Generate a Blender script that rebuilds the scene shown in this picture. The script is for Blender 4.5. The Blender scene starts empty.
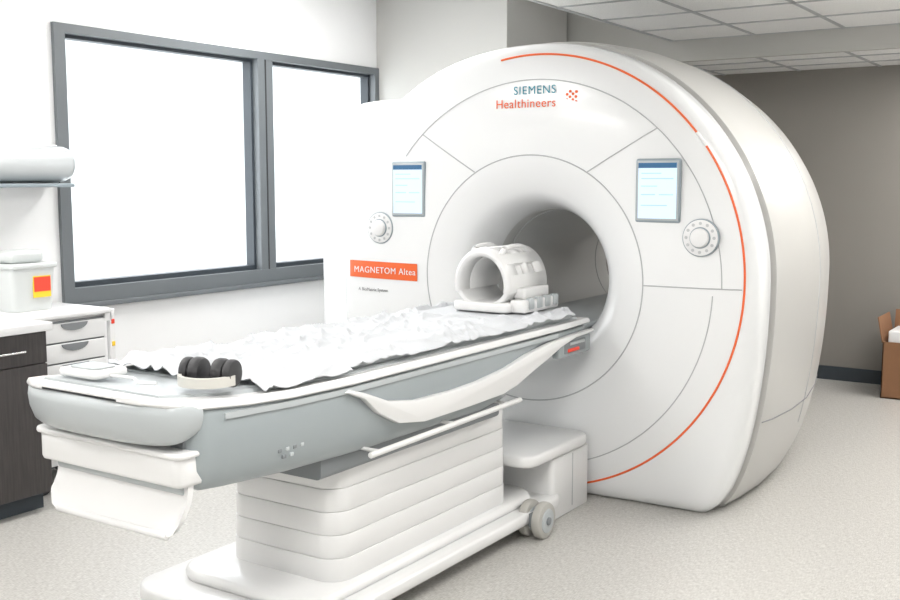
import bpy, bmesh, math, random
from mathutils import Vector, Matrix, noise
random.seed(3)
D=bpy.data; C=bpy.context
scene=C.scene
scene.view_settings.view_transform='Standard'
scene.view_settings.look='None'
scene.view_settings.exposure=0.0

# ------------------------------------------------------------ materials
def mat(name,col,rough=0.5,metal=0.0,spec=0.5,noise_amt=0.0,noise_scale=20,bump=0.0,coat=0.0,emit=None,estr=0):
    m=D.materials.new(name); m.use_nodes=True
    nt=m.node_tree; b=nt.nodes['Principled BSDF']
    b.inputs['Base Color'].default_value=(*col,1)
    b.inputs['Roughness'].default_value=rough
    b.inputs['Metallic'].default_value=metal
    b.inputs['Specular IOR Level'].default_value=spec
    b.inputs['Coat Weight'].default_value=coat
    b.inputs['Coat Roughness'].default_value=0.12
    if emit:
        b.inputs['Emission Color'].default_value=(*emit,1); b.inputs['Emission Strength'].default_value=estr
    if noise_amt>0 or bump>0:
        tc=nt.nodes.new('ShaderNodeTexCoord'); n=nt.nodes.new('ShaderNodeTexNoise')
        n.inputs['Scale'].default_value=noise_scale; n.inputs['Detail'].default_value=5
        nt.links.new(tc.outputs['Object'],n.inputs['Vector'])
        if noise_amt>0:
            r=nt.nodes.new('ShaderNodeMapRange')
            r.inputs['To Min'].default_value=1-noise_amt; r.inputs['To Max'].default_value=1+noise_amt
            nt.links.new(n.outputs['Fac'],r.inputs['Value'])
            mx=nt.nodes.new('ShaderNodeVectorMath'); mx.operation='SCALE'
            mx.inputs[0].default_value=col
            nt.links.new(r.outputs['Result'],mx.inputs['Scale'])
            nt.links.new(mx.outputs['Vector'],b.inputs['Base Color'])
        if bump>0:
            bp=nt.nodes.new('ShaderNodeBump'); bp.inputs['Strength'].default_value=bump; bp.inputs['Distance'].default_value=0.01
            nt.links.new(n.outputs['Fac'],bp.inputs['Height']); nt.links.new(bp.outputs['Normal'],b.inputs['Normal'])
    return m
M={}
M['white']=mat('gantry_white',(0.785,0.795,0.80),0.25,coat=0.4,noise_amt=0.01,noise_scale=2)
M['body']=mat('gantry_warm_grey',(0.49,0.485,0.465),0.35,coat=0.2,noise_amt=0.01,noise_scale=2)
M['bore']=mat('bore_grey',(0.50,0.50,0.49),0.35)
M['seam']=mat('seam_grey',(0.22,0.22,0.23),0.6)
M['seamsoft']=mat('seam_soft',(0.42,0.43,0.44),0.6)
M['orange']=mat('orange_trim',(0.80,0.13,0.025),0.4)
M['teal']=mat('teal_ink',(0.0,0.20,0.28),0.5)
M['tgrey']=mat('table_grey',(0.29,0.325,0.335),0.33,coat=0.2,noise_amt=0.01,noise_scale=3)
M['tgrey2']=mat('table_dark_grey',(0.19,0.205,0.215),0.45)
M['lgrey']=mat('table_light_grey',(0.43,0.46,0.47),0.35,coat=0.2)
M['twhite']=mat('table_white',(0.73,0.73,0.725),0.28,coat=0.3,noise_amt=0.01,noise_scale=3)
M['chrome']=mat('chrome',(0.75,0.75,0.76),0.2,metal=1)
M['rail']=mat('satin_rail',(0.68,0.68,0.67),0.35)
M['black']=mat('black_rubber',(0.025,0.025,0.027),0.5)
M['sheet']=mat('white_linen',(0.545,0.56,0.58),0.9,noise_amt=0.015,noise_scale=60,bump=0.05)
M['wheel']=mat('caster_grey',(0.42,0.41,0.38),0.5)
M['frame']=mat('window_frame_grey',(0.14,0.155,0.165),0.4)
M['paint']=mat('white_paint',(0.86,0.86,0.86),0.85,noise_amt=0.01,noise_scale=8,bump=0.03)
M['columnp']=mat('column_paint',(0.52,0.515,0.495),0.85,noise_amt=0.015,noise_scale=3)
M['darkwall']=mat('taupe_paint',(0.24,0.225,0.205),0.85,noise_amt=0.02,noise_scale=4)
M['base']=mat('baseboard_black',(0.035,0.045,0.055),0.5)
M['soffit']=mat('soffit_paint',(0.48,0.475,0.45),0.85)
M['counter']=mat('counter_white',(0.76,0.76,0.76),0.35,noise_amt=0.02,noise_scale=80)
M['plast']=mat('white_plastic',(0.76,0.76,0.76),0.4)
M['disp']=mat('dispenser_plastic',(0.56,0.585,0.595),0.25,coat=0.4)
M['pulls']=mat('pull_grey',(0.20,0.21,0.22),0.5)
M['sharp']=mat('sharps_plastic',(0.60,0.625,0.62),0.35)
M['yellow']=mat('yellow_label',(0.9,0.6,0.03),0.5)
M['red']=mat('red_label',(0.85,0.06,0.03),0.5)
M['card']=mat('cardboard',(0.24,0.12,0.06),0.9,noise_amt=0.08,noise_scale=12)
M['beige']=mat('beige_plastic',(0.56,0.55,0.51),0.45)
M['screen']=mat('screen_glow',(0.3,0.4,0.45),0.2,emit=(0.66,0.82,0.95),estr=0.8)
M['screenbar']=mat('screen_header',(0.02,0.08,0.16),0.3,emit=(0.02,0.10,0.22),estr=0.6)
M['screenline']=mat('screen_line',(0.2,0.35,0.5),0.3,emit=(0.30,0.50,0.65),estr=0.6)
M['bezel']=mat('bezel_grey',(0.28,0.33,0.36),0.35)
M['button']=mat('button_grey',(0.50,0.51,0.52),0.4)
M['lamp']=mat('lamp_diffuser',(0.9,0.9,0.9),0.5,emit=(1,0.98,0.95),estr=4)
M['led']=mat('bore_led',(0.9,0.9,0.9),0.5,emit=(1,0.98,0.95),estr=2)
M['outg']=mat('outside_concrete',(0.75,0.77,0.76),0.9,noise_amt=0.05,noise_scale=1)
M['hedge']=mat('outside_foliage',(0.385,0.40,0.40),0.95,noise_amt=0.45,noise_scale=1.6)

def wood():
    m=mat('dark_wood_laminate',(0.035,0.03,0.03),0.5); nt=m.node_tree; b=nt.nodes['Principled BSDF']
    tc=nt.nodes.new('ShaderNodeTexCoord'); mp=nt.nodes.new('ShaderNodeMapping'); mp.inputs['Scale'].default_value=(30,30,2)
    n=nt.nodes.new('ShaderNodeTexNoise'); n.inputs['Scale'].default_value=3; n.inputs['Detail'].default_value=6
    cr=nt.nodes.new('ShaderNodeValToRGB'); cr.color_ramp.elements[0].color=(0.018,0.016,0.017,1); cr.color_ramp.elements[1].color=(0.075,0.065,0.062,1)
    nt.links.new(tc.outputs['Object'],mp.inputs['Vector']); nt.links.new(mp.outputs['Vector'],n.inputs['Vector'])
    nt.links.new(n.outputs['Fac'],cr.inputs['Fac']); nt.links.new(cr.outputs['Color'],b.inputs['Base Color'])
    return m
M['wood']=wood()
def floor_m():
    m=mat('vinyl_floor',(0.5,0.46,0.41),0.33); nt=m.node_tree; b=nt.nodes['Principled BSDF']
    tc=nt.nodes.new('ShaderNodeTexCoord')
    def nz(sc,scale,det):
        mp=nt.nodes.new('ShaderNodeMapping'); mp.inputs['Scale'].default_value=sc
        n=nt.nodes.new('ShaderNodeTexNoise'); n.inputs['Scale'].default_value=scale; n.inputs['Detail'].default_value=det
        nt.links.new(tc.outputs['Object'],mp.inputs['Vector']); nt.links.new(mp.outputs['Vector'],n.inputs['Vector']); return n
    a=nz((1,6,1),40,6); c=nz((6,1,1),40,6); 
    mx=nt.nodes.new('ShaderNodeMath'); mx.operation='ADD'
    nt.links.new(a.outputs['Fac'],mx.inputs[0]); nt.links.new(c.outputs['Fac'],mx.inputs[1])
    mh=nt.nodes.new('ShaderNodeMath'); mh.operation='MULTIPLY'; mh.inputs[1].default_value=0.5
    nt.links.new(mx.outputs[0],mh.inputs[0])
    cr=nt.nodes.new('ShaderNodeValToRGB')
    e=cr.color_ramp.elements; e[0].position=0.37; e[0].color=(0.35,0.335,0.31,1); e[1].position=0.62; e[1].color=(0.61,0.60,0.57,1)
    nt.links.new(mh.outputs[0],cr.inputs['Fac']); nt.links.new(cr.outputs['Color'],b.inputs['Base Color'])
    return m
M['floor']=floor_m()
def ceil_m():
    m=mat('ceiling_tile',(0.78,0.78,0.77),0.9); nt=m.node_tree; b=nt.nodes['Principled BSDF']
    tc=nt.nodes.new('ShaderNodeTexCoord'); n=nt.nodes.new('ShaderNodeTexNoise'); n.inputs['Scale'].default_value=150
    cr=nt.nodes.new('ShaderNodeValToRGB'); cr.color_ramp.elements[0].position=0.3; cr.color_ramp.elements[0].color=(0.65,0.65,0.64,1); cr.color_ramp.elements[1].position=0.5; cr.color_ramp.elements[1].color=(0.84,0.84,0.83,1)
    nt.links.new(tc.outputs['Object'],n.inputs['Vector']); nt.links.new(n.outputs['Fac'],cr.inputs['Fac']); nt.links.new(cr.outputs['Color'],b.inputs['Base Color'])
    return m
M['tile']=ceil_m()
def glass_m():
    m=D.materials.new('window_glass'); m.use_nodes=True; nt=m.node_tree; nt.nodes.clear()
    o=nt.nodes.new('ShaderNodeOutputMaterial'); t=nt.nodes.new('ShaderNodeBsdfTransparent'); g=nt.nodes.new('ShaderNodeBsdfGlossy'); g.inputs['Roughness'].default_value=0.02
    mx=nt.nodes.new('ShaderNodeMixShader'); mx.inputs[0].default_value=0.05
    nt.links.new(t.outputs[0],mx.inputs[1]); nt.links.new(g.outputs[0],mx.inputs[2]); nt.links.new(mx.outputs[0],o.inputs[0]); return m
M['glass']=glass_m()

# ------------------------------------------------------------ helpers
def link(o): C.collection.objects.link(o); return o
def empty(name,loc=(0,0,0)):
    e=D.objects.new(name,None); e.location=loc; e.empty_display_size=0.1; link(e); return e
def par(o,p):
    if p is not None:
        o.parent=p; o.matrix_parent_inverse=Matrix.Translation(-Vector(p.location))
    return o
def obj(name,bm,mats,parent=None,smooth=True,angle=35):
    me=D.meshes.new(name); bmesh.ops.recalc_face_normals(bm,faces=bm.faces[:])
    if smooth:
        ca=math.radians(angle)
        for f in bm.faces: f.smooth=True
        for e in bm.edges:
            if len(e.link_faces)==2 and e.calc_face_angle(0)>ca: e.smooth=False
    bm.to_mesh(me); bm.free()
    o=D.objects.new(name,me)
    for m in (mats if isinstance(mats,(list,tuple)) else [mats]): me.materials.append(M[m])
    link(o); return par(o,parent)
def bev(bm,w,seg=3,edges=None):
    if w>0: bmesh.ops.bevel(bm,geom=edges or bm.edges[:],offset=w,segments=seg,affect='EDGES',profile=0.5,clamp_overlap=True)
def box(name,x0,x1,y0,y1,z0,z1,m,parent=None,b=0.0,seg=3,rot=None):
    bm=bmesh.new(); bmesh.ops.create_cube(bm,size=1)
    for v in bm.verts: v.co=Vector(((x1-x0)*v.co.x,(y1-y0)*v.co.y,(z1-z0)*v.co.z))
    bev(bm,b,seg)
    c=Vector(((x0+x1)/2,(y0+y1)/2,(z0+z1)/2))
    if rot: 
        R=Matrix.Rotation(rot[1],4,rot[0]); bmesh.ops.transform(bm,matrix=R,verts=bm.verts)
    bmesh.ops.translate(bm,vec=c,verts=bm.verts)
    return obj(name,bm,m,parent)
def cyl(name,p0,p1,r,m,parent=None,b=0.0,n=40,r2=None):
    p0=Vector(p0);p1=Vector(p1);d=p1-p0
    bm=bmesh.new(); bmesh.ops.create_cone(bm,cap_ends=True,segments=n,radius1=r,radius2=r if r2 is None else r2,depth=d.length)
    if b>0: bev(bm,b,2,[e for e in bm.edges if any(len(f.verts)>4 for f in e.link_faces)])
    q=d.to_track_quat('Z','Y').to_matrix().to_4x4()
    bmesh.ops.transform(bm,matrix=Matrix.Translation((p0+p1)/2)@q,verts=bm.verts)
    return obj(name,bm,m,parent)
def tube(name,pts,r,m,parent=None,closed=False,n=8):
    bm=bmesh.new(); P=[Vector(p) for p in pts]; N=len(P); rings=[]
    for i,p in enumerate(P):
        a=P[(i-1)%N] if (closed or i>0) else p; c=P[(i+1)%N] if (closed or i<N-1) else p
        t=(c-a).normalized(); up=Vector((0,1,0)) if abs(t.y)<0.9 else Vector((0,0,1))
        s=t.cross(up).normalized(); u=s.cross(t)
        rings.append([bm.verts.new(p+r*(math.cos(2*math.pi*k/n)*s+math.sin(2*math.pi*k/n)*u)) for k in range(n)])
    for i in range(N if closed else N-1):
        A=rings[i];B=rings[(i+1)%N]
        for k in range(n): bm.faces.new((A[k],A[(k+1)%n],B[(k+1)%n],B[k]))
    if not closed: bm.faces.new(rings[0]); bm.faces.new(rings[-1])
    return obj(name,bm,m,parent)
def loft(name,loops,m,parent=None,cap=True,closed=True,matf=None,angle=35):
    bm=bmesh.new(); L=[[bm.verts.new(p) for p in lp] for lp in loops]
    for i in range(len(L)-1):
        n=len(L[i])
        for k in range(n if closed else n-1):
            try:
                f=bm.faces.new((L[i][k],L[i][(k+1)%n],L[i+1][(k+1)%n],L[i+1][k]))
                if matf: f.material_index=matf(i,k)
            except ValueError: pass
    if cap and closed:
        bm.faces.new(L[0]); bm.faces.new(L[-1])
    return obj(name,bm,m,parent,angle=angle)
def prism_x(name,poly,x0,x1,m,parent=None,b=0.0):   # poly in (y,z)
    bm=bmesh.new(); vs=[bm.verts.new((x0,y,z)) for y,z in poly]; f=bm.faces.new(vs)
    r=bmesh.ops.extrude_face_region(bm,geom=[f]); bmesh.ops.translate(bm,vec=(x1-x0,0,0),verts=[v for v in r['geom'] if isinstance(v,bmesh.types.BMVert)])
    if b>0: bev(bm,b,2,[e for e in bm.edges if abs(e.verts[0].co.x-e.verts[1].co.x)<1e-6])
    return obj(name,bm,m,parent)
def rrect(cx,cy,hx,hy,r,n=8):
    pts=[]
    for (sx,sy,a0) in ((1,1,0),(-1,1,90),(-1,-1,180),(1,-1,270)):
        for k in range(n+1):
            a=math.radians(a0+90*k/n); pts.append((cx+sx*(hx-r)+r*math.cos(a),cy+sy*(hy-r)+r*math.sin(a)))
    return pts
def slab(name,x0,x1,y0,y1,z0,z1,r,m,parent=None,e=0.01,n=10):  # rounded-plan slab
    cx,cy,hx,hy=(x0+x1)/2,(y0+y1)/2,(x1-x0)/2,(y1-y0)/2
    def rr(ins):
        out=[];rad=max(r-ins,0.002)
        for (a0,sx,sy) in ((0,1,1),(90,-1,1),(180,-1,-1),(270,1,-1)):
            for k in range(n+1):
                a=math.radians(a0+90*k/n); out.append((cx+sx*(hx-ins-rad)+rad*math.cos(a),cy+sy*(hy-ins-rad)+rad*math.sin(a)))
        return out
    def lp(ins,z): return [(x,y,z) for x,y in rr(ins)]
    loops=[lp(e,z0),lp(e*0.3,z0+e*0.3),lp(0,z0+e),lp(0,z1-e),lp(e*0.3,z1-e*0.3),lp(e,z1)]
    return loft(name,loops,m,parent,angle=50)
def catmull(pts,n=8):
    out=[];P=[Vector(p) for p in pts];P=[2*P[0]-P[1]]+P+[2*P[-1]-P[-2]]
    for i in range(1,len(P)-2):
        for k in range(n):
            t=k/n;a,b,c,d=P[i-1],P[i],P[i+1],P[i+2]
            out.append(0.5*((2*b)+(c-a)*t+(2*a-5*b+4*c-d)*t*t+(3*b-a-3*c+d)*t**3))
    out.append(P[-2]); return out
def text(name,s,size,loc,m,parent,bold=0.0,align='CENTER',space=1.0):
    cu=D.curves.new(name,'FONT'); cu.body=s; cu.size=size; cu.align_x=align; cu.align_y='CENTER'; cu.extrude=0.0008; cu.offset=bold; cu.space_character=space
    o=D.objects.new(name,cu); link(o); C.view_layer.update()
    me=D.meshes.new_from_object(o); D.objects.remove(o)
    me.transform(Matrix.Translation(loc)@Matrix.Rotation(math.pi/2,4,'X'))
    o=D.objects.new(name,me); me.materials.clear(); me.materials.append(M[m]); link(o); return par(o,parent)

# ------------------------------------------------------------ room
WX=-2.45; BY=4.0; RX=3.7; FY=-6.0; CH=2.62; CL=2.47; HB=3.0; STEP=2.84; GY=-1.29; BX=-0.45
box('floor',WX-0.25,RX+0.2,FY-0.2,BY+0.2,-0.1,0,'floor')
wy0,wy1,wz0,wz1=-1.01,1.88,0.91,2.45
wl=empty('wall_left',(WX,0,0))
box('wall_below',WX-0.25,WX,FY-0.2,BY,0,wz0,'paint',wl)
box('wall_above',WX-0.25,WX,FY-0.2,BY,wz1,3.15,'paint',wl)
box('wall_near',WX-0.25,WX,FY-0.2,wy0,wz0,wz1,'paint',wl)
box('wall_far',WX-0.25,WX,wy1,BY,wz0,wz1,'paint',wl)
box('wall_back',WX-0.25,RX+0.2,BY,BY+0.2,0,3.15,'darkwall')
box('wall_right',RX,RX+0.2,FY-0.2,BY,0,3.15,'paint')
box('wall_front',WX,RX,FY-0.2,FY,0,3.15,'paint')
box('baseboard_back',WX,RX,BY-0.015,BY,0,0.11,'base')
box('baseboard_left',WX,WX+0.012,FY,1.86,0,0.1,'base')
box('baseboard_right',RX-0.015,RX,FY,BY-0.02,0,0.1,'base')
col=empty('wall_column',(-1.87,2.4,0))
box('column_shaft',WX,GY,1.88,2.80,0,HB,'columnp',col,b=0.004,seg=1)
ce=empty('ceiling',(0,0,CH))
box('ceiling_gypsum',WX,BX,FY,STEP,HB,HB+0.12,'paint',ce)
box('ceiling_bay_edge',BX-0.02,BX,FY,STEP,CH,HB,'paint',ce)
box('ceiling_panel',BX,RX,FY,STEP,CH,CH+0.12,'tile',ce)
box('ceiling_panel_low',WX,RX,STEP+0.06,BY,CL,CL+0.12,'tile',ce)
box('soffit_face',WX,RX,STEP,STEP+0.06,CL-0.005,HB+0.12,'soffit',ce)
g=0.61
x=BX+0.012
while x<RX:
    box('grid_bar',x-0.012,x+0.012,FY,STEP,CH-0.006,CH,'seamsoft' ,ce)
    box('grid_bar',x-0.012,x+0.012,STEP+0.06,BY,CL-0.006,CL,'seamsoft',ce); x+=g
y=FY+0.3
while y<STEP:
    box('grid_bar',BX,RX,y-0.012,y+0.012,CH-0.006,CH,'seamsoft',ce); y+=g
for y in (3.2,3.62): box('grid_bar',GY,RX,y-0.012,y+0.012,CL-0.006,CL,'seamsoft',ce)
for (lx,ly,en,cz,hs) in ((-1.4,-2.6,34,HB,1.2),(-1.45,0.2,34,HB,1.2),(1.6,-2.4,35,CH,1.2),(-1.4,-4.4,34,HB,1.2),(1.6,-4.4,40,CH,1.2),(2.0,0.6,30,CH,1.2),(2.6,2.0,32,CH,1.2),(2.0,3.4,28,CL,1.2)):  # off-view fixtures; those over the rear and window bay are added to brighten them
    L=empty('ceiling_light',(lx,ly,cz)); h=hs/2
    box('housing',lx-h,lx+h,ly-0.30,ly+0.30,cz-0.02,cz-0.007,'plast',L)
    box('diffuser',lx-h+0.03,lx+h-0.03,ly-0.27,ly+0.27,cz-0.024,cz-0.02,'lamp',L)
    la=D.lights.new('panel_lamp','AREA'); la.shape='RECTANGLE'; la.size=hs-0.08; la.size_y=0.5; la.energy=en; la.color=(1,0.985,0.965)
    lo=D.objects.new('panel_lamp',la); lo.location=(lx,ly,cz-0.03); link(lo); par(lo,L)

# window
w=empty('window_1',(WX,0.4,1.6))
fx0,fx1=WX-0.12,WX+0.025
zb,zt_=wz0+0.085,wz1-0.05
box('frame_bottom',fx0,fx1,wy0,wy1,wz0,zb,'frame',w)
box('frame_top',fx0,fx1,wy0,wy1,zt_,wz1,'frame',w)
box('frame_left',fx0,fx1,wy0,wy0+0.07,zb,zt_,'frame',w)
box('mullion',fx0,fx1-0.004,0.56,0.70,zb,zt_,'frame',w)
box('mullion_groove',fx1-0.006,fx1-0.001,0.625,0.635,zb,zt_,'black',w)
box('frame_right',fx0,fx1,wy1-0.05,wy1,zb,zt_,'frame',w)
for (a,b_) in ((wy0+0.07,0.56),(0.70,wy1-0.05)):
    for (y0,y1,z0,z1) in ((a,b_,zb,zb+0.03),(a,b_,zt_-0.02,zt_),(a,a+0.02,zb+0.03,zt_-0.02),(b_-0.02,b_,zb+0.03,zt_-0.02)):
        box('sash',WX-0.10,WX-0.03,y0,y1,z0,z1,'base',w)
    box('glass_pane',WX-0.07,WX-0.064,a,b_,zb,zt_,'glass',w)
box('sill_ledge',WX,WX+0.05,wy0-0.01,wy1-0.03,wz0-0.03,wz0-0.001,'frame',w,b=0.004)
box('ground_outside',-40,WX-0.3,-25,40,-1.2,-1.0,'outg')
bm=bmesh.new(); ny_,nz_=120,50; rows=[]
for j in range(nz_+1):
    r_=[]
    for i in range(ny_+1):
        y=4+26*i/ny_; z=-1+ (6.5+1.6*noise.noise(Vector((y*0.5,0,0)))+0.7*noise.noise(Vector((y*1.7,3,0))))*j/nz_
        r_.append(bm.verts.new((-14+0.35*noise.noise(Vector((y*0.6,z*0.6,0)))+0.08*noise.noise(Vector((y*3,z*3,4))),y,z)))
    rows.append(r_)
for j in range(nz_):
    for i in range(ny_): bm.faces.new((rows[j][i],rows[j][i+1],rows[j+1][i+1],rows[j+1][i]))
obj('hedge_row',bm,'hedge')

# ------------------------------------------------------------ GANTRY
GX=-0.05; GZ=1.10
G=empty('mri_scanner',(GX,0.8,0))
def inside(x,z):
    if z<0: return False
    dz=z-GZ
    if x>=0:
        if dz>=0: return (x/1.17)**2+(dz/1.185)**2<1
        return x<0.89+0.28*math.sqrt(max(0,1-(dz/GZ)**2))
    if dz>=0: return (abs(x)/1.27)**2.3+(dz/1.185)**2.3<1
    return -x<0.98+0.29*math.sqrt(max(0,1-(dz/GZ)**2))
def Rout(t):
    lo,hi=0.0,2.5
    for _ in range(40):
        m=(lo+hi)/2
        if inside(m*math.cos(t),GZ+m*math.sin(t)): lo=m
        else: hi=m
    return lo
def ringr(t):
    base=1.10+0.025*math.sin(t); c=-math.cos(t)
    if c<=0: return min(base,Rout(t)-0.015)
    k=min(1,c/0.9); k=k*k*(3-2*k); return min((1-k)*base+k*(Rout(t)-0.07),Rout(t)-0.015)
def facey(x,z):
    dx=x-GX;dz=z-GZ;r=math.hypot(dx,dz);t=math.atan2(dz,dx);rr=ringr(t)
    if r<0.62: return 0
    if r<=rr: return 0.05*((r-0.62)/(rr-0.62))**2
    return 0.05+0.06*(r-rr)/max(0.02,Rout(t)-rr)
N=288
prof=[(0.345,1.66),(0.345,0.34),(0.35,0.28),(0.362,0.21),(0.380,0.15),(0.405,0.095),(0.445,0.052),(0.51,0.022),(0.575,0.006),(0.62,0.0)]
loops=[];
ths=[2*math.pi*k/N for k in range(N)]
RO=[Rout(t) for t in ths]; RR=[ringr(t) for t in ths]
def P(r,t,y): return (GX+r*math.cos(t),y,max(0.0,GZ+r*math.sin(t)))
for r,y in prof: loops.append([P(r,t,y) for t in ths])
for q in (0.25,0.5,0.75,1.0): loops.append([P(0.62+(RR[i]-0.62)*q,t,0.05*q*q) for i,t in enumerate(ths)])
for q,y in ((0.4,0.056),(0.75,0.07),(0.93,0.09),(1.0,0.12)): loops.append([P(RR[i]+(RO[i]-RR[i])*q,t,y) for i,t in enumerate(ths)])
nfront=len(loops)
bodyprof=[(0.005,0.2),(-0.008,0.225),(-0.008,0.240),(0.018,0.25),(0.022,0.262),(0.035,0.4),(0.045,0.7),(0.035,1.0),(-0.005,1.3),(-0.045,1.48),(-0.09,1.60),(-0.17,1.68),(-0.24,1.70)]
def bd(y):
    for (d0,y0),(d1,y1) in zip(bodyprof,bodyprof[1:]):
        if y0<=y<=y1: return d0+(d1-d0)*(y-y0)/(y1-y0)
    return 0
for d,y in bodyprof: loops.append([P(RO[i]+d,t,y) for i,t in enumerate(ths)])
nbody=len(loops)
loops.append([P(0.5,t,1.72) for t in ths]); loops.append([P(0.40,t,1.70) for t in ths]); loops.append([P(0.345,t,1.66) for t in ths])
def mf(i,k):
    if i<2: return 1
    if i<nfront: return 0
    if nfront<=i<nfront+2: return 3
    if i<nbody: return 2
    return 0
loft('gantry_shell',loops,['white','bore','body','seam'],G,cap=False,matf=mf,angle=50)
def fp(r,t,off=0.0):
    x=GX+r*math.cos(t);z=GZ+r*math.sin(t); return (x,facey(x,z)-off,z)
def arc(name,r,a0,a1,rad,m,n=90,rf=None):
    pts=[]
    for i in range(n+1):
        t=math.radians(a0+(a1-a0)*i/n); pts.append(fp(rf(t) if rf else r,t))
    return tube(name,pts,rad,m,G)
arc('ring_seam',0.625,0,360,0.0032,'seamsoft',n=160)
arc('orange_line',0,-97,100,0.0055,'orange',n=160,rf=ringr)
arc('panel_arc_top',1.0,33,141,0.0028,'seamsoft')
arc('panel_arc_low',0.96,-95,-2,0.0028,'seamsoft')
arc('panel_arc_side',1.0,0,33,0.0025,'seamsoft')
def fline(name,x0,z0,x1,z1,m='seamsoft',r=0.003):
    tube(name,[(x0+(x1-x0)*i/12,facey(x0+(x1-x0)*i/12,z0+(z1-z0)*i/12),z0+(z1-z0)*i/12) for i in range(13)],r,m,G)
def pol(r,a): return GX+r*math.cos(math.radians(a)),GZ+r*math.sin(math.radians(a))
fline('radial_seam',*pol(0.63,59),*pol(1.0,48)); fline('radial_seam',*pol(0.63,121),*pol(1.0,132))
fline('side_seam',*pol(0.63,0),*pol(1.09,0))
arc('ring_marker',0,36,40,0.009,'plast',n=12,rf=ringr)
t0=math.atan2(0.46-GZ,0.89+0.28*math.sqrt(1-((0.46-GZ)/GZ)**2))
side=[P(Rout(t0)+bd(0.26+1.3*i/30)+0.001,t0,0.26+1.3*i/30) for i in range(31)]
tube('side_panel_seam',side,0.0035,'seam',G)
bk=[]
for i in range(90):
    t=math.radians(-35+100*i/89); bk.append(P(Rout(t)+bd(0.95)+0.0005,t,0.95))
tube('cover_seam',bk,0.003,'seamsoft',G)
bm=bmesh.new(); nx=24; rows=[]
for j,z in enumerate((1.05,1.145)):
    rows.append([bm.verts.new((-1.26+0.52*i/nx,facey(-1.26+0.52*i/nx,z)-0.004,z)) for i in range(nx+1)])
for i in range(nx): bm.faces.new((rows[0][i],rows[0][i+1],rows[1][i+1],rows[1][i]))
obj('name_strip',bm,'orange',G)
text('name_lettering','MAGNETOM Altea',0.049,(-0.965,-0.004,1.097),'plast',G,0.0,space=1.10)
text('small_lettering','A BioMatrix System',0.026,(-1.16,0.012,0.985),'seam',G,align='LEFT')
text('maker_lettering','SIEMENS',0.058,(-0.03,facey(0,2.03)-0.006,2.045),'teal',G,0.0,space=1.15)
text('maker_lettering_low','Healthineers',0.062,(-0.08,facey(0,1.98)-0.004,1.98),'orange',G,0.0,space=1.08)
for i,(dx,dz) in enumerate(((0,0.0),(0.016,0.014),(0.016,-0.014),(0.032,0),(0.0,0.027),(0.0,-0.027),(0.034,0.024),(-0.016,0.013),(-0.016,-0.013),(0.034,-0.024))):
    cyl('logo_dot',(0.165+dx,0.018,2.005+dz),(0.165+dx,0.030,2.005+dz),0.0072,'orange',G,n=12)
for sx in (0.69,-0.75):
    cx=GX+sx; cz=1.55; fy=facey(cx,cz)
    box('display_bezel',cx-0.112,cx+0.112,fy-0.012,fy+0.01,cz-0.15,cz+0.15,'bezel',G,b=0.010)
    box('display_frame',cx-0.103,cx+0.103,fy-0.014,fy-0.008,cz-0.14,cz+0.14,'lgrey',G,b=0.003)
    box('display_screen',cx-0.095,cx+0.095,fy-0.0165,fy-0.013,cz-0.13,cz+0.13,'screen',G)
    box('display_header',cx-0.095,cx+0.095,fy-0.018,fy-0.016,cz+0.106,cz+0.13,'screenbar',G)
    for i,(a,b_,zz) in enumerate(((-0.08,0.02,0.08),(-0.08,0.08,0.055),(-0.08,-0.01,-0.02),(0.01,0.08,-0.02),(-0.08,0.05,-0.07),(-0.08,0.0,0.02))):
        box('display_text',cx+a,cx+b_,fy-0.0175,fy-0.0162,cz+zz,cz+zz+0.003,'screenline',G)
    kx=GX+ (0.90 if sx>0 else -0.95); kz=1.335; fy=facey(kx,kz)
    cyl('dial_plate',(kx,fy+0.01,kz),(kx,fy-0.012,kz),0.088,'bezel',G,b=0.004,n=64)
    cyl('dial_face',(kx,fy,kz),(kx,fy-0.016,kz),0.083,'plast',G,b=0.003,n=64)
    cyl('dial_ring',(kx,fy,kz),(kx,fy-0.020,kz),0.050,'bezel',G,b=0.003,n=64)
    cyl('dial_knob',(kx,fy,kz),(kx,fy-0.040,kz),0.044,'plast',G,b=0.012,n=64)
    for i in range(12):
        a=i*math.pi/6; cyl('dial_button',(kx+0.067*math.cos(a),fy-0.012,kz+0.067*math.sin(a)),(kx+0.067*math.cos(a),fy-0.0178,kz+0.067*math.sin(a)),0.0075,'button',G,n=12)
def wing(ins):
    pts=[]
    x0,x1,z1=-1.62+ins,-0.7,2.06-ins; r=0.42-ins
    pts.append((x1,0.0));pts.append((x1,z1))
    for k in range(17):
        a=math.radians(90+90*k/16); pts.append((x0+r+r*math.cos(a),z1-(0.30-ins)+(0.30-ins)*math.sin(a)))
    pts.append((x0,0.0)); return pts
loft('side_housing',[[(x,y,z) for x,z in wing(i)] for i,y in ((0.07,0.20),(0.03,0.215),(0.008,0.25),(0.0,0.30),(0,1.25),(0.03,1.32),(0.08,1.34))],'white',G,angle=50)
for sx in (-1,1):
    box('bore_rail',GX+sx*0.22-0.03,GX+sx*0.22+0.03,0.15,1.64,0.80,0.845,'lgrey',G,b=0.008)
for adeg in (12,45):  # glowing strips added inside the bore to brighten its dark interior
    a=math.radians(adeg); px,pz=GX+0.338*math.cos(a),GZ+0.338*math.sin(a)
    cyl('bore_led_strip',(px,0.5,pz),(px,1.5,pz),0.007,'led',G,n=12)
box('bore_bridge',GX-0.26,GX+0.26,0.12,1.64,0.845,0.875,'lgrey',G,b=0.01)
for yy in (0.38,1.5): 
    tube('bore_ring',[P(0.345,math.radians(a),yy) for a in range(0,360,4)],0.003,'seamsoft',G,closed=True)

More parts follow.
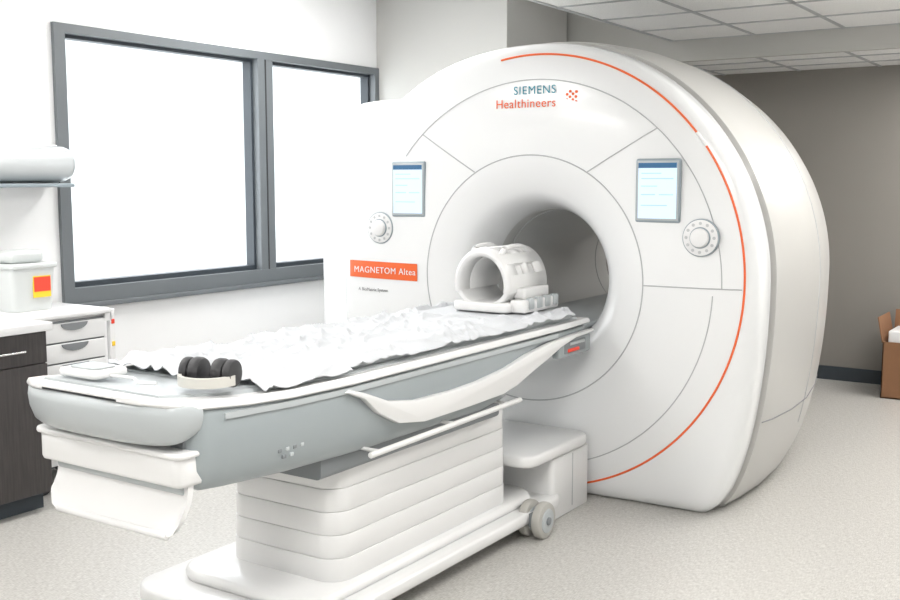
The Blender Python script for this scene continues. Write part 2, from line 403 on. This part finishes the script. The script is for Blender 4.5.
# ------------------------------------------------------------ PATIENT TABLE
TX=-0.03
T=empty('patient_table',(TX,-1.4,0))
def sect(y,w,zt,zb,wb,n=7):
    rt=0.02
    right=[(w-rt,zt),(w-rt*0.3,zt-rt*0.3),(w,zt-rt)]
    for k in range(1,n+1):
        q=k/n; a=q*math.pi/2
        right.append((wb+(w-wb)*math.cos(a)**0.9 if k<n else wb, zt-rt-(zt-rt-zb)*(0.35+0.65*math.sin(a))))
    right.append((wb*0.6,zb))
    left=[(-x,z) for x,z in reversed(right)]
    return [(TX+x,y,z) for x,z in right+left]
secs=[sect(-2.60,0.325,0.93,0.73,0.28),sect(-2.59,0.345,0.94,0.71,0.30),sect(-2.56,0.357,0.945,0.69,0.305),sect(-2.48,0.36,0.935,0.68,0.30),sect(-2.2,0.36,0.915,0.66,0.30),sect(-1.8,0.36,0.905,0.645,0.30),
      sect(-1.0,0.36,0.905,0.64,0.30),sect(-0.82,0.36,0.905,0.66,0.30),sect(-0.68,0.355,0.90,0.74,0.30),sect(-0.55,0.35,0.90,0.785,0.30),sect(-0.08,0.34,0.90,0.79,0.29)]
loft('table_body',secs,'tgrey',T,angle=60)
loft('undercarriage',[[(TX+x,y,z) for x,z in rrect(0,0.625,0.30,0.045,0.02,4)] for y in (-2.0,-0.82)],'tgrey2',T)
def rim(y,w,z0,z1): return [(TX+x,y,z) for x,z in ((w-0.01,z1),(w,z1-0.012),(w,z0+0.006),(w-0.01,z0),(-w+0.01,z0),(-w,z0+0.006),(-w,z1-0.012),(-w+0.01,z1))]
loft('table_rim',[rim(-2.735,0.17,0.972,0.984),rim(-2.72,0.25,0.966,0.984),rim(-2.68,0.325,0.958,0.982),rim(-2.60,0.362,0.942,0.972),rim(-2.40,0.370,0.922,0.952),rim(-2.2,0.372,0.910,0.94),rim(-1.9,0.372,0.903,0.935),rim(-0.3,0.362,0.903,0.932),rim(-0.02,0.34,0.903,0.928)],'twhite',T,angle=50)
loft('table_inlay',[rim(-2.66,0.27,0.95,0.986),rim(-2.45,0.315,0.945,0.964),rim(-1.9,0.335,0.935,0.945),rim(-0.1,0.31,0.925,0.94)],'lgrey',T)
for s in (1,-1):
    prism_x('side_band',[(-2.50,0.918),(-2.2,0.904),(-1.9,0.897),(-0.4,0.897),(-0.4,0.878),(-1.9,0.878),(-2.2,0.885),(-2.50,0.900)],min(TX+s*0.352,TX+s*0.366),max(TX+s*0.352,TX+s*0.366),'lgrey',T)
NB=40
def bump(i):
    q=-1+2*i/NB; a=q*math.pi/2
    x=0.364*(abs(math.sin(a))**0.85)*(1 if q>=0 else -1)
    yb=-2.585-0.165*(max(0,math.cos(a))**0.8)
    h=1-0.35*abs(q)**4
    prof=[(0.12,0.0),(0.016,0.0),(0.004,-0.010),(0.0,-0.03),(0.006,-0.07*h),(0.025,-0.11*h),(0.05,-0.128*h),(0.12,-0.132*h)]
    nx_=math.sin(a); ny_=-math.cos(a)
    return [(TX+x-nx_*aa*0.5,yb-ny_*aa,0.970+bb-0.012*abs(q)**2) for aa,bb in prof]
loft('end_bumper',[bump(i) for i in range(NB+1)],'lgrey',T,angle=50)
box('end_core',TX-0.31,TX+0.31,-2.605,-2.5,0.72,0.92,'tgrey2',T,b=0.02)
slab('end_tray',TX-0.325,TX+0.335,-2.655,-2.53,0.715,0.82,0.04,'twhite',T,e=0.014)
slab('end_tray_shelf',TX-0.335,TX+0.345,-2.665,-2.54,0.804,0.822,0.04,'twhite',T,e=0.006)
def panel(name,x0,x1,ptsyz,th,m,rc=0.05,n=30):
    loops=[]
    zmax=max(z for _,z in ptsyz); zmin=min(z for _,z in ptsyz)
    for i in range(n+1):
        x=x0+(x1-x0)*i/n; d=min(x-x0,x1-x)
        cut=0.0 if d>=rc else (rc-math.sqrt(max(0,rc*rc-(rc-d)**2)))
        k=1-cut/(zmax-zmin)
        y0_,z0_=ptsyz[0]
        F=[(y0_+(y-y0_)*k,z0_+(z-z0_)*k) for y,z in ptsyz]
        B=[(y+th,z+th*0.25) for y,z in reversed(F)]
        loops.append([(TX+x,y,z) for y,z in F+B])
    return loft(name,loops,m,T,angle=45)
panel('end_pull',-0.27,0.325,[(-2.615,0.725),(-2.618,0.69),(-2.622,0.66),(-2.632,0.63),(-2.648,0.60),(-2.66,0.585),(-2.665,0.572)],0.022,'twhite')
cyl('pull_hinge',(TX-0.26,-2.61,0.705),(TX+0.31,-2.61,0.705),0.018,'lgrey',T,b=0.004,n=20)
cyl('pull_lip',(TX-0.225,-2.657,0.573),(TX+0.28,-2.657,0.573),0.013,'twhite',T,b=0.005,n=20)
trim=[(-1.93,0.893),(-1.85,0.868),(-1.72,0.818),(-1.55,0.79),(-1.3,0.785),(-1.12,0.79),(-0.9,0.81),(-0.7,0.845),(-0.5,0.868),(-0.3,0.878),(-0.06,0.882),
      (-0.06,0.868),(-0.25,0.862),(-0.40,0.835),(-0.52,0.80),(-0.66,0.765),(-0.80,0.725),(-0.92,0.705),(-1.2,0.70),(-1.5,0.70),(-1.66,0.725),(-1.78,0.785),(-1.86,0.85),(-1.95,0.885)]
for s in (1,-1):
    xa=TX+s*0.352; xb=TX+s*0.384
    mm=lambda a,b:(min(TX+s*a,TX+s*b),max(TX+s*a,TX+s*b))
    prism_x('side_trim',trim,min(xa,xb),max(xa,xb),'twhite',T,b=0.006)
    cyl('side_rail',(TX+s*0.395,-1.85,0.650),(TX+s*0.395,-0.80,0.663),0.011,'rail',T,b=0.003,n=16)
    for yy in (-1.80,-1.3,-0.86): cyl('rail_mount',(TX+s*0.29,yy,0.655),(TX+s*0.395,yy,0.655),0.007,'rail',T,n=12)
    box('latch_block',*mm(0.33,0.366),-0.40,-0.06,0.775,0.862,'tgrey',T,b=0.012)
    box('latch_pocket',*mm(0.35,0.369),-0.34,-0.12,0.79,0.85,'tgrey2',T,b=0.006)
    box('latch_red',*mm(0.35,0.377),-0.31,-0.20,0.797,0.813,'red',T,b=0.005)
    box('latch_plate',*mm(0.35,0.375),-0.29,-0.14,0.828,0.842,'lgrey',T,b=0.004)
    for i,(yy,zz) in enumerate(((-2.26,0.75),(-2.225,0.75),(-2.19,0.75),(-2.155,0.75),(-2.24,0.728),(-2.205,0.728))):
        box('label_mark',*mm(0.33,0.3575),yy-0.008,yy+0.008,zz-0.006,zz+0.006,'lgrey' if i%2 else 'tgrey2',T,b=0.002)
zs=[0.16,0.25,0.335,0.42,0.505,0.60]
for i in range(5):
    f=0.002*(4-i)
    slab('pedestal_cover',TX-0.27-f,TX+0.262+f,-1.88-f,-0.66,zs[i],zs[i+1]-0.001,0.09,'twhite',T,e=0.0025)
slab('pedestal_core',TX-0.26,TX+0.25,-1.86,-0.70,0.1,0.63,0.09,'lgrey',T)
slab('base_plate',TX-0.46,TX+0.375,-2.22,-0.30,0.07,0.125,0.12,'twhite',T,e=0.012)
slab('base_step',TX-0.38,TX+0.31,-2.08,-0.45,0.12,0.165,0.14,'twhite',T,e=0.02)
def wheel(x,y,r=0.083):
    cyl('caster_tyre',(x-0.022,y,r),(x+0.022,y,r),r,'wheel',T,b=0.012)
    cyl('caster_hub',(x-0.026,y,r),(x+0.026,y,r),r*0.66,'lgrey',T,b=0.004)
    cyl('caster_axle',(x-0.034,y,r),(x+0.034,y,r),r*0.22,'tgrey2',T,b=0.003)
for x,y in ((0.385,-0.62),(0.315,-0.62),(-0.46,-0.62),(-0.39,-0.62)): wheel(x,y)
for x in (0.35,-0.425): box('caster_fork',x-0.012,x+0.012,-0.68,-0.55,0.06,0.12,'tgrey2',T,b=0.005)
for x,y in ((0.2,-2.02),(-0.40,-2.08),(-0.44,-2.08)): wheel(x,y,0.042)
slab('dock_body',TX-0.36,TX+0.345,-0.40,-0.01,0.0,0.30,0.03,'twhite',T,e=0.006)
slab('dock_top',TX-0.38,TX+0.36,-0.64,-0.02,0.305,0.36,0.08,'twhite',T,e=0.014)
box('dock_seam',TX+0.343,TX+0.347,-0.20,-0.196,0.03,0.29,'seamsoft',T)
slab('mattress',TX-0.31,TX+0.31,-2.35,-0.12,0.935,0.965,0.05,'lgrey',T,e=0.01)

# linen sheet with rumples
S=empty('bed_sheet',(TX,-1.3,0.97))
def ridge(x,y,ang,f1,f2,p,sd):
    c,s=math.cos(ang),math.sin(ang); a=x*c+y*s; b=-x*s+y*c
    w=0.12*noise.noise(Vector((x*2.5,y*2.5,sd+9)))
    return (1-abs(noise.noise(Vector((a*f1+w*f1,b*f2,sd)))))**p
bm=bmesh.new(); nx,ny=130,460; rows=[]
for j in range(ny+1):
    v=j/ny; row=[]
    for i in range(nx+1):
        u=i/nx*2-1
        y0s=-2.37+0.04*max(0,u)+0.05*noise.noise(Vector((u*2.2,0,3)))+0.025*noise.noise(Vector((u*8,0,5)))
        y=y0s+(-0.20-y0s+0.03*noise.noise(Vector((u*3,8,0))))*v
        hw=0.352+0.012*noise.noise(Vector((y*2.5,u>0,0)))+0.008*noise.noise(Vector((y*8,u>0,4)))
        if y<-1.9: hw+=0.016
        x=u*hw
        z=0.976
        ax=abs(x)
        if ax>0.30: z-=0.028*min(1,(ax-0.30)/0.06)**1.5
        flat=1.0
        if y>-0.72: flat=max(0.0,1-(y+0.72)/0.08) if ax<0.29 else 1.0
        n1=noise.noise(Vector((x*3.0+y*1.2,y*1.6,0)))*0.006
        rr_=ridge(x,y,0.5,9,2.6,9,2)*0.016+ridge(x,y,-0.6,8,2.2,11,7)*0.016+ridge(x,y,1.2,12,4,10,13)*0.009
        z+=flat*(0.003+max(-0.003,n1*(1 if ax<0.3 else 0.3)+rr_*(1.0 if ax<0.31 else 0.6)))
        if y<-1.95:
            k=min(1,(-1.95-y)/0.25); z+=0.034*k*(abs(noise.noise(Vector((x*8,y*8,1))))+0.5*abs(noise.noise(Vector((x*17,y*14,4)))))
        if v<0.015: z-=0.006
        row.append(bm.verts.new((TX+x,y,z)))
    rows.append(row)
for j in range(ny):
    for i in range(nx): bm.faces.new((rows[j][i],rows[j][i+1],rows[j+1][i+1],rows[j+1][i]))
so=obj('linen',bm,'sheet',S,angle=180)
sm=so.modifiers.new('s','SOLIDIFY'); sm.thickness=0.003; sm.offset=-1

# ------------------------------------------------------------ head coil
H=empty('head_coil',(TX,-0.35,0.985))
hx=TX-0.02; hz=1.105
slab('coil_base',hx-0.17,hx+0.17,-0.62,-0.10,0.983,1.03,0.05,'twhite',H,e=0.012)
def arch(name,y0,y1,r0,r1,a0,a1,m,n=28,zr=1.12,e=0.006,tilt=0.0):
    loops=[]
    for i in range(n+1):
        a=math.radians(a0+(a1-a0)*i/n); c,s=math.cos(a),math.sin(a)
        q=[(r0,y0+e),(r0,y1-e),(r0+e,y1),(r1-e,y1),(r1,y1-e),(r1,y0+e),(r1-e,y0),(r0+e,y0)]
        loops.append([(hx+r*c,yy+tilt*max(0,s),hz+r*s*zr) for r,yy in q])
    return loft(name,loops,m,H,angle=50)
arch('coil_lower_shell',-0.58,-0.16,0.135,0.165,180,360,'twhite',zr=0.62)
arch('coil_shell',-0.48,-0.13,0.125,0.148,-10,190,'twhite')
arch('coil_rear_arch',-0.24,-0.12,0.135,0.166,-10,190,'twhite',e=0.012)
arch('coil_mid_arch',-0.38,-0.31,0.135,0.166,-10,190,'twhite',e=0.012)
arch('coil_front_arch',-0.60,-0.46,0.130,0.166,-10,190,'twhite',e=0.014)
for a0,a1 in ((80,100),(36,56),(124,144),(-8,18),(162,188)):
    arch('coil_bar',-0.57,-0.13,0.138,0.168,a0,a1,'twhite',n=6,e=0.01)
for sx in (-1,1):
    tube('coil_handle',catmull([(hx+sx*0.085,-0.54,hz+0.150),(hx+sx*0.09,-0.47,hz+0.184),(hx+sx*0.09,-0.30,hz+0.184),(hx+sx*0.085,-0.22,hz+0.150)]),0.014,'twhite',H)
slab('coil_side_block',hx+0.15,hx+0.245,-0.56,-0.14,0.984,1.045,0.02,'twhite',H,e=0.008)
slab('coil_side_step',hx+0.14,hx+0.215,-0.50,-0.20,1.045,1.10,0.02,'twhite',H,e=0.008)
for i in range(4): slab('coil_plug',hx+0.226,hx+0.252,-0.52+i*0.1,-0.46+i*0.1,1.0,1.055,0.008,'lgrey',H,e=0.004,n=4)
piv=Vector((hx+0.15,-0.10,0.984))
Mx=Matrix.Translation(piv+Vector((0.0,0.02,0)))@Matrix.Diagonal((0.92,0.80,0.97,1))@Matrix.Translation(-piv)
for ch in D.objects:
    if ch.parent==H: ch.data.transform(Mx)

# ------------------------------------------------------------ headphones
ex,ey,ez=0.245,-2.47,0.985
E=empty('headphones',(ex,ey,ez))
def rot2(p,a): c,s=math.cos(a),math.sin(a); return (ex+p[0]*c-p[1]*s, ey+p[0]*s+p[1]*c, ez+p[2])
an=math.radians(15)
band=[rot2((0.085*math.cos(math.radians(a)),0.085*math.sin(math.radians(a))-0.01,0.03),an) for a in range(180,361,9)]
loopsb=[]
for i,p in enumerate(band):
    d=Vector((p[0]-ex,p[1]-ey,0)).normalized()*0.006
    pv=Vector(p); loopsb.append([pv-d+Vector((0,0,-0.020)),pv+d+Vector((0,0,-0.020)),pv+d+Vector((0,0,0.010)),pv-d+Vector((0,0,0.010))])
loft('headband',loopsb,'beige',E)
for s in (-1,1):
    a=rot2((s*0.088,0.0,0.043),an); b=rot2((s*0.060,0.0,0.043),an); c=rot2((s*0.018,0,0.043),an)
    cyl('ear_cup',a,b,0.042,'black',E,b=0.008); cyl('ear_pad',b,c,0.044,'black',E,b=0.013)
A=empty('coil_connector_pad',(-0.2,-2.5,0.988))
slab('pad_body',-0.29,-0.10,-2.62,-2.48,0.987,1.012,0.03,'twhite',A,e=0.008)
slab('pad_insert',-0.26,-0.13,-2.595,-2.505,1.012,1.018,0.02,'lgrey',A,e=0.002)
tube('cable',catmull([(-0.10,-2.56,0.995),(-0.02,-2.54,0.992),(0.05,-2.58,0.992),(0.11,-2.56,0.992)]),0.005,'plast',A)

# ------------------------------------------------------------ cabinet with counter
K=empty('base_cabinet',(-2.1,-2.4,0))
cx0,cx1,cy0,cy1=-2.43,-1.81,-3.4,-1.57
box('carcass',cx0,cx1-0.02,cy0,cy1,0.09,0.885,'wood',K,b=0.002)
box('toe_kick',cx0,cx1-0.07,cy0,cy1-0.01,0.0,0.09,'base',K)
yy=cy1
for i in range(4):
    a=yy-0.44; 
    box('drawer_front',cx1-0.02,cx1,a,yy-0.004,0.73,0.88,'wood',K,b=0.002)
    box('door_front',cx1-0.02,cx1,a,yy-0.004,0.095,0.725,'wood',K,b=0.002)
    tube('handle',[(cx1+0.0,a+0.15,0.80),(cx1+0.03,a+0.15,0.80),(cx1+0.03,a+0.30,0.80),(cx1+0.0,a+0.30,0.80)],0.006,'chrome',K)
    yy=a-0.002
box('countertop',cx0,cx1+0.03,cy0-0.01,cy1+0.015,0.885,0.925,'counter',K,b=0.004)

# ------------------------------------------------------------ drawer cart
Rr=empty('drawer_cart',(-2.2,-1.28,0))
rx0,rx1,ry0,ry1=-2.42,-2.0,-1.52,-1.07
box('cart_body',rx0,rx1-0.02,ry0,ry1,0.14,0.90,'plast',Rr,b=0.008)
box('cart_top',rx0,rx1+0.015,ry0-0.005,ry1+0.02,0.90,0.93,'plast',Rr,b=0.01)
zt=0.885
for h in (0.105,0.105,0.105,0.19,0.19):
    box('drawer_gap',rx1-0.021,rx1-0.010,ry0+0.012,ry1-0.012,zt-h-0.004,zt+0.002,'pulls',Rr)
    box('drawer_face',rx1-0.02,rx1+0.002,ry0+0.012,ry1-0.012,zt-h,zt-0.008,'plast',Rr,b=0.004)
    ym=(ry0+ry1)/2+0.02
    bm=bmesh.new(); vs=[bm.verts.new((rx1+0.003,ym+0.08*math.cos(math.radians(a)),zt-0.012-0.038*abs(math.sin(math.radians(a))))) for a in range(180,361,15)]
    f=bm.faces.new(vs); r_=bmesh.ops.extrude_face_region(bm,geom=[f]); bmesh.ops.translate(bm,vec=(0.006,0,0),verts=[v for v in r_['geom'] if isinstance(v,bmesh.types.BMVert)])
    obj('drawer_pull',bm,'pulls',Rr); zt-=h
for zz in (0.25,0.4,0.55,0.72,0.84): box('side_marker',rx1-0.01,rx1+0.004,ry1+0.03,ry1+0.05,zz,zz+0.025,'red' if zz!=0.72 else 'yellow',Rr,b=0.003)
box('side_rail_post',rx1-0.03,rx1,ry1+0.02,ry1+0.055,0.14,0.92,'plast',Rr,b=0.006)
box('side_rail_arm',rx1-0.03,rx1,ry1-0.01,ry1+0.03,0.16,0.19,'plast',Rr); box('side_rail_arm',rx1-0.03,rx1,ry1-0.01,ry1+0.03,0.86,0.9,'plast',Rr)
for px,py in ((rx1-0.05,ry0+0.06),(rx1-0.05,ry1-0.05),(rx0+0.06,ry0+0.06),(rx0+0.06,ry1-0.05)):
    cyl('cart_wheel',(px-0.015,py,0.05),(px+0.015,py,0.05),0.05,'black',Rr,b=0.008); cyl('cart_hub',(px-0.018,py,0.05),(px+0.018,py,0.05),0.022,'chrome',Rr)
    box('cart_fork',px-0.022,px+0.022,py-0.015,py+0.015,0.09,0.142,'pulls',Rr)

Q=empty('sharps_container',(-2.27,-1.36,0.93))
def taper(x0,x1,y0,y1,z0,z1,t,r):
    out=[]
    for q in range(5):
        f=q/4; z=z0+(z1-z0)*f; i=t*(1-f)
        out.append([(x,y,z) for x,y in rrect((x0+x1)/2,(y0+y1)/2,(x1-x0)/2-i,(y1-y0)/2-i,r,6)])
    return out
loft('bin_body',taper(-2.40,-2.17,-1.50,-1.24,0.931,1.15,0.015,0.03),'sharp',Q)
slab('bin_lid',-2.41,-2.16,-1.51,-1.23,1.15,1.175,0.03,'sharp',Q,e=0.006)
slab('bin_flap',-2.38,-2.22,-1.47,-1.27,1.175,1.24,0.03,'sharp',Q,e=0.02)
box('warning_label',-2.176,-2.168,-1.38,-1.28,1.00,1.11,'yellow',Q)
box('warning_label_red',-2.169,-2.166,-1.378,-1.282,1.03,1.105,'red',Q)

W=empty('wall_dispenser',(-2.33,-1.35,1.67))
cyl('cover_roll',(-2.33,-1.75,1.685),(-2.33,-1.05,1.685),0.095,'disp',W,b=0.02,n=64)
cyl('end_cap',(-2.33,-1.06,1.685),(-2.33,-1.04,1.685),0.085,'lgrey',W,b=0.006)
cyl('end_hub',(-2.33,-1.05,1.685),(-2.33,-1.035,1.685),0.03,'plast',W,b=0.004)
box('mount_back',-2.449,-2.36,-1.76,-1.06,1.58,1.79,'disp',W,b=0.01)
box('cutter_bar',-2.42,-2.23,-1.75,-1.06,1.562,1.582,'bezel',W,b=0.004)

B=empty('cardboard_box',(1.25,3.65,0))
bx0,bx1,by0,by1=1.0,1.45,3.45,3.85
box('box_bottom',bx0,bx1,by0,by1,0.0,0.01,'card',B)
box('box_side',bx0,bx0+0.008,by0,by1,0,0.42,'card',B);box('box_side',bx1-0.008,bx1,by0,by1,0,0.42,'card',B)
box('box_side',bx0,bx1,by0,by0+0.008,0,0.42,'card',B);box('box_side',bx0,bx1,by1-0.008,by1,0,0.42,'card',B)
box('box_flap',bx0-0.025,bx0-0.017,by0,by1,0.41,0.60,'card',B,rot=('Y',-0.2))
box('box_flap',bx0,bx1,by1+0.02,by1+0.028,0.41,0.62,'card',B,rot=('X',-0.2))
box('paper_stack',bx0+0.03,bx1-0.03,by0+0.03,by1-0.03,0.012,0.5,'plast',B,b=0.01)

# ------------------------------------------------------------ world + camera
wd=D.worlds.new('world'); scene.world=wd; wd.use_nodes=True; nt=wd.node_tree
bg=nt.nodes['Background']; bg.inputs['Strength'].default_value=5.0
tc=nt.nodes.new('ShaderNodeTexCoord'); n=nt.nodes.new('ShaderNodeTexNoise'); n.inputs['Scale'].default_value=3
cr=nt.nodes.new('ShaderNodeValToRGB'); cr.color_ramp.elements[0].color=(0.84,0.91,0.98,1); cr.color_ramp.elements[1].color=(1,1,1,1)
nt.links.new(tc.outputs['Generated'],n.inputs['Vector']); nt.links.new(n.outputs['Fac'],cr.inputs['Fac']); nt.links.new(cr.outputs['Color'],bg.inputs['Color'])
pl=D.lights.new('window_portal','AREA'); pl.shape='RECTANGLE'; pl.size=1.5; pl.size_y=2.9; pl.cycles.is_portal=True
po=D.objects.new('window_portal',pl); po.location=(WX-0.2,0.44,1.68); po.rotation_euler=(0,-math.pi/2,0); link(po)

cam=D.cameras.new('camera'); cam.lens=1050/900*36; cam.sensor_width=36
co=D.objects.new('camera',cam); co.location=(2.559,-4.663,1.6); co.rotation_euler=(math.radians(90-6.52),0,math.radians(33.5)); link(co); scene.camera=co
print('BUILT OK')
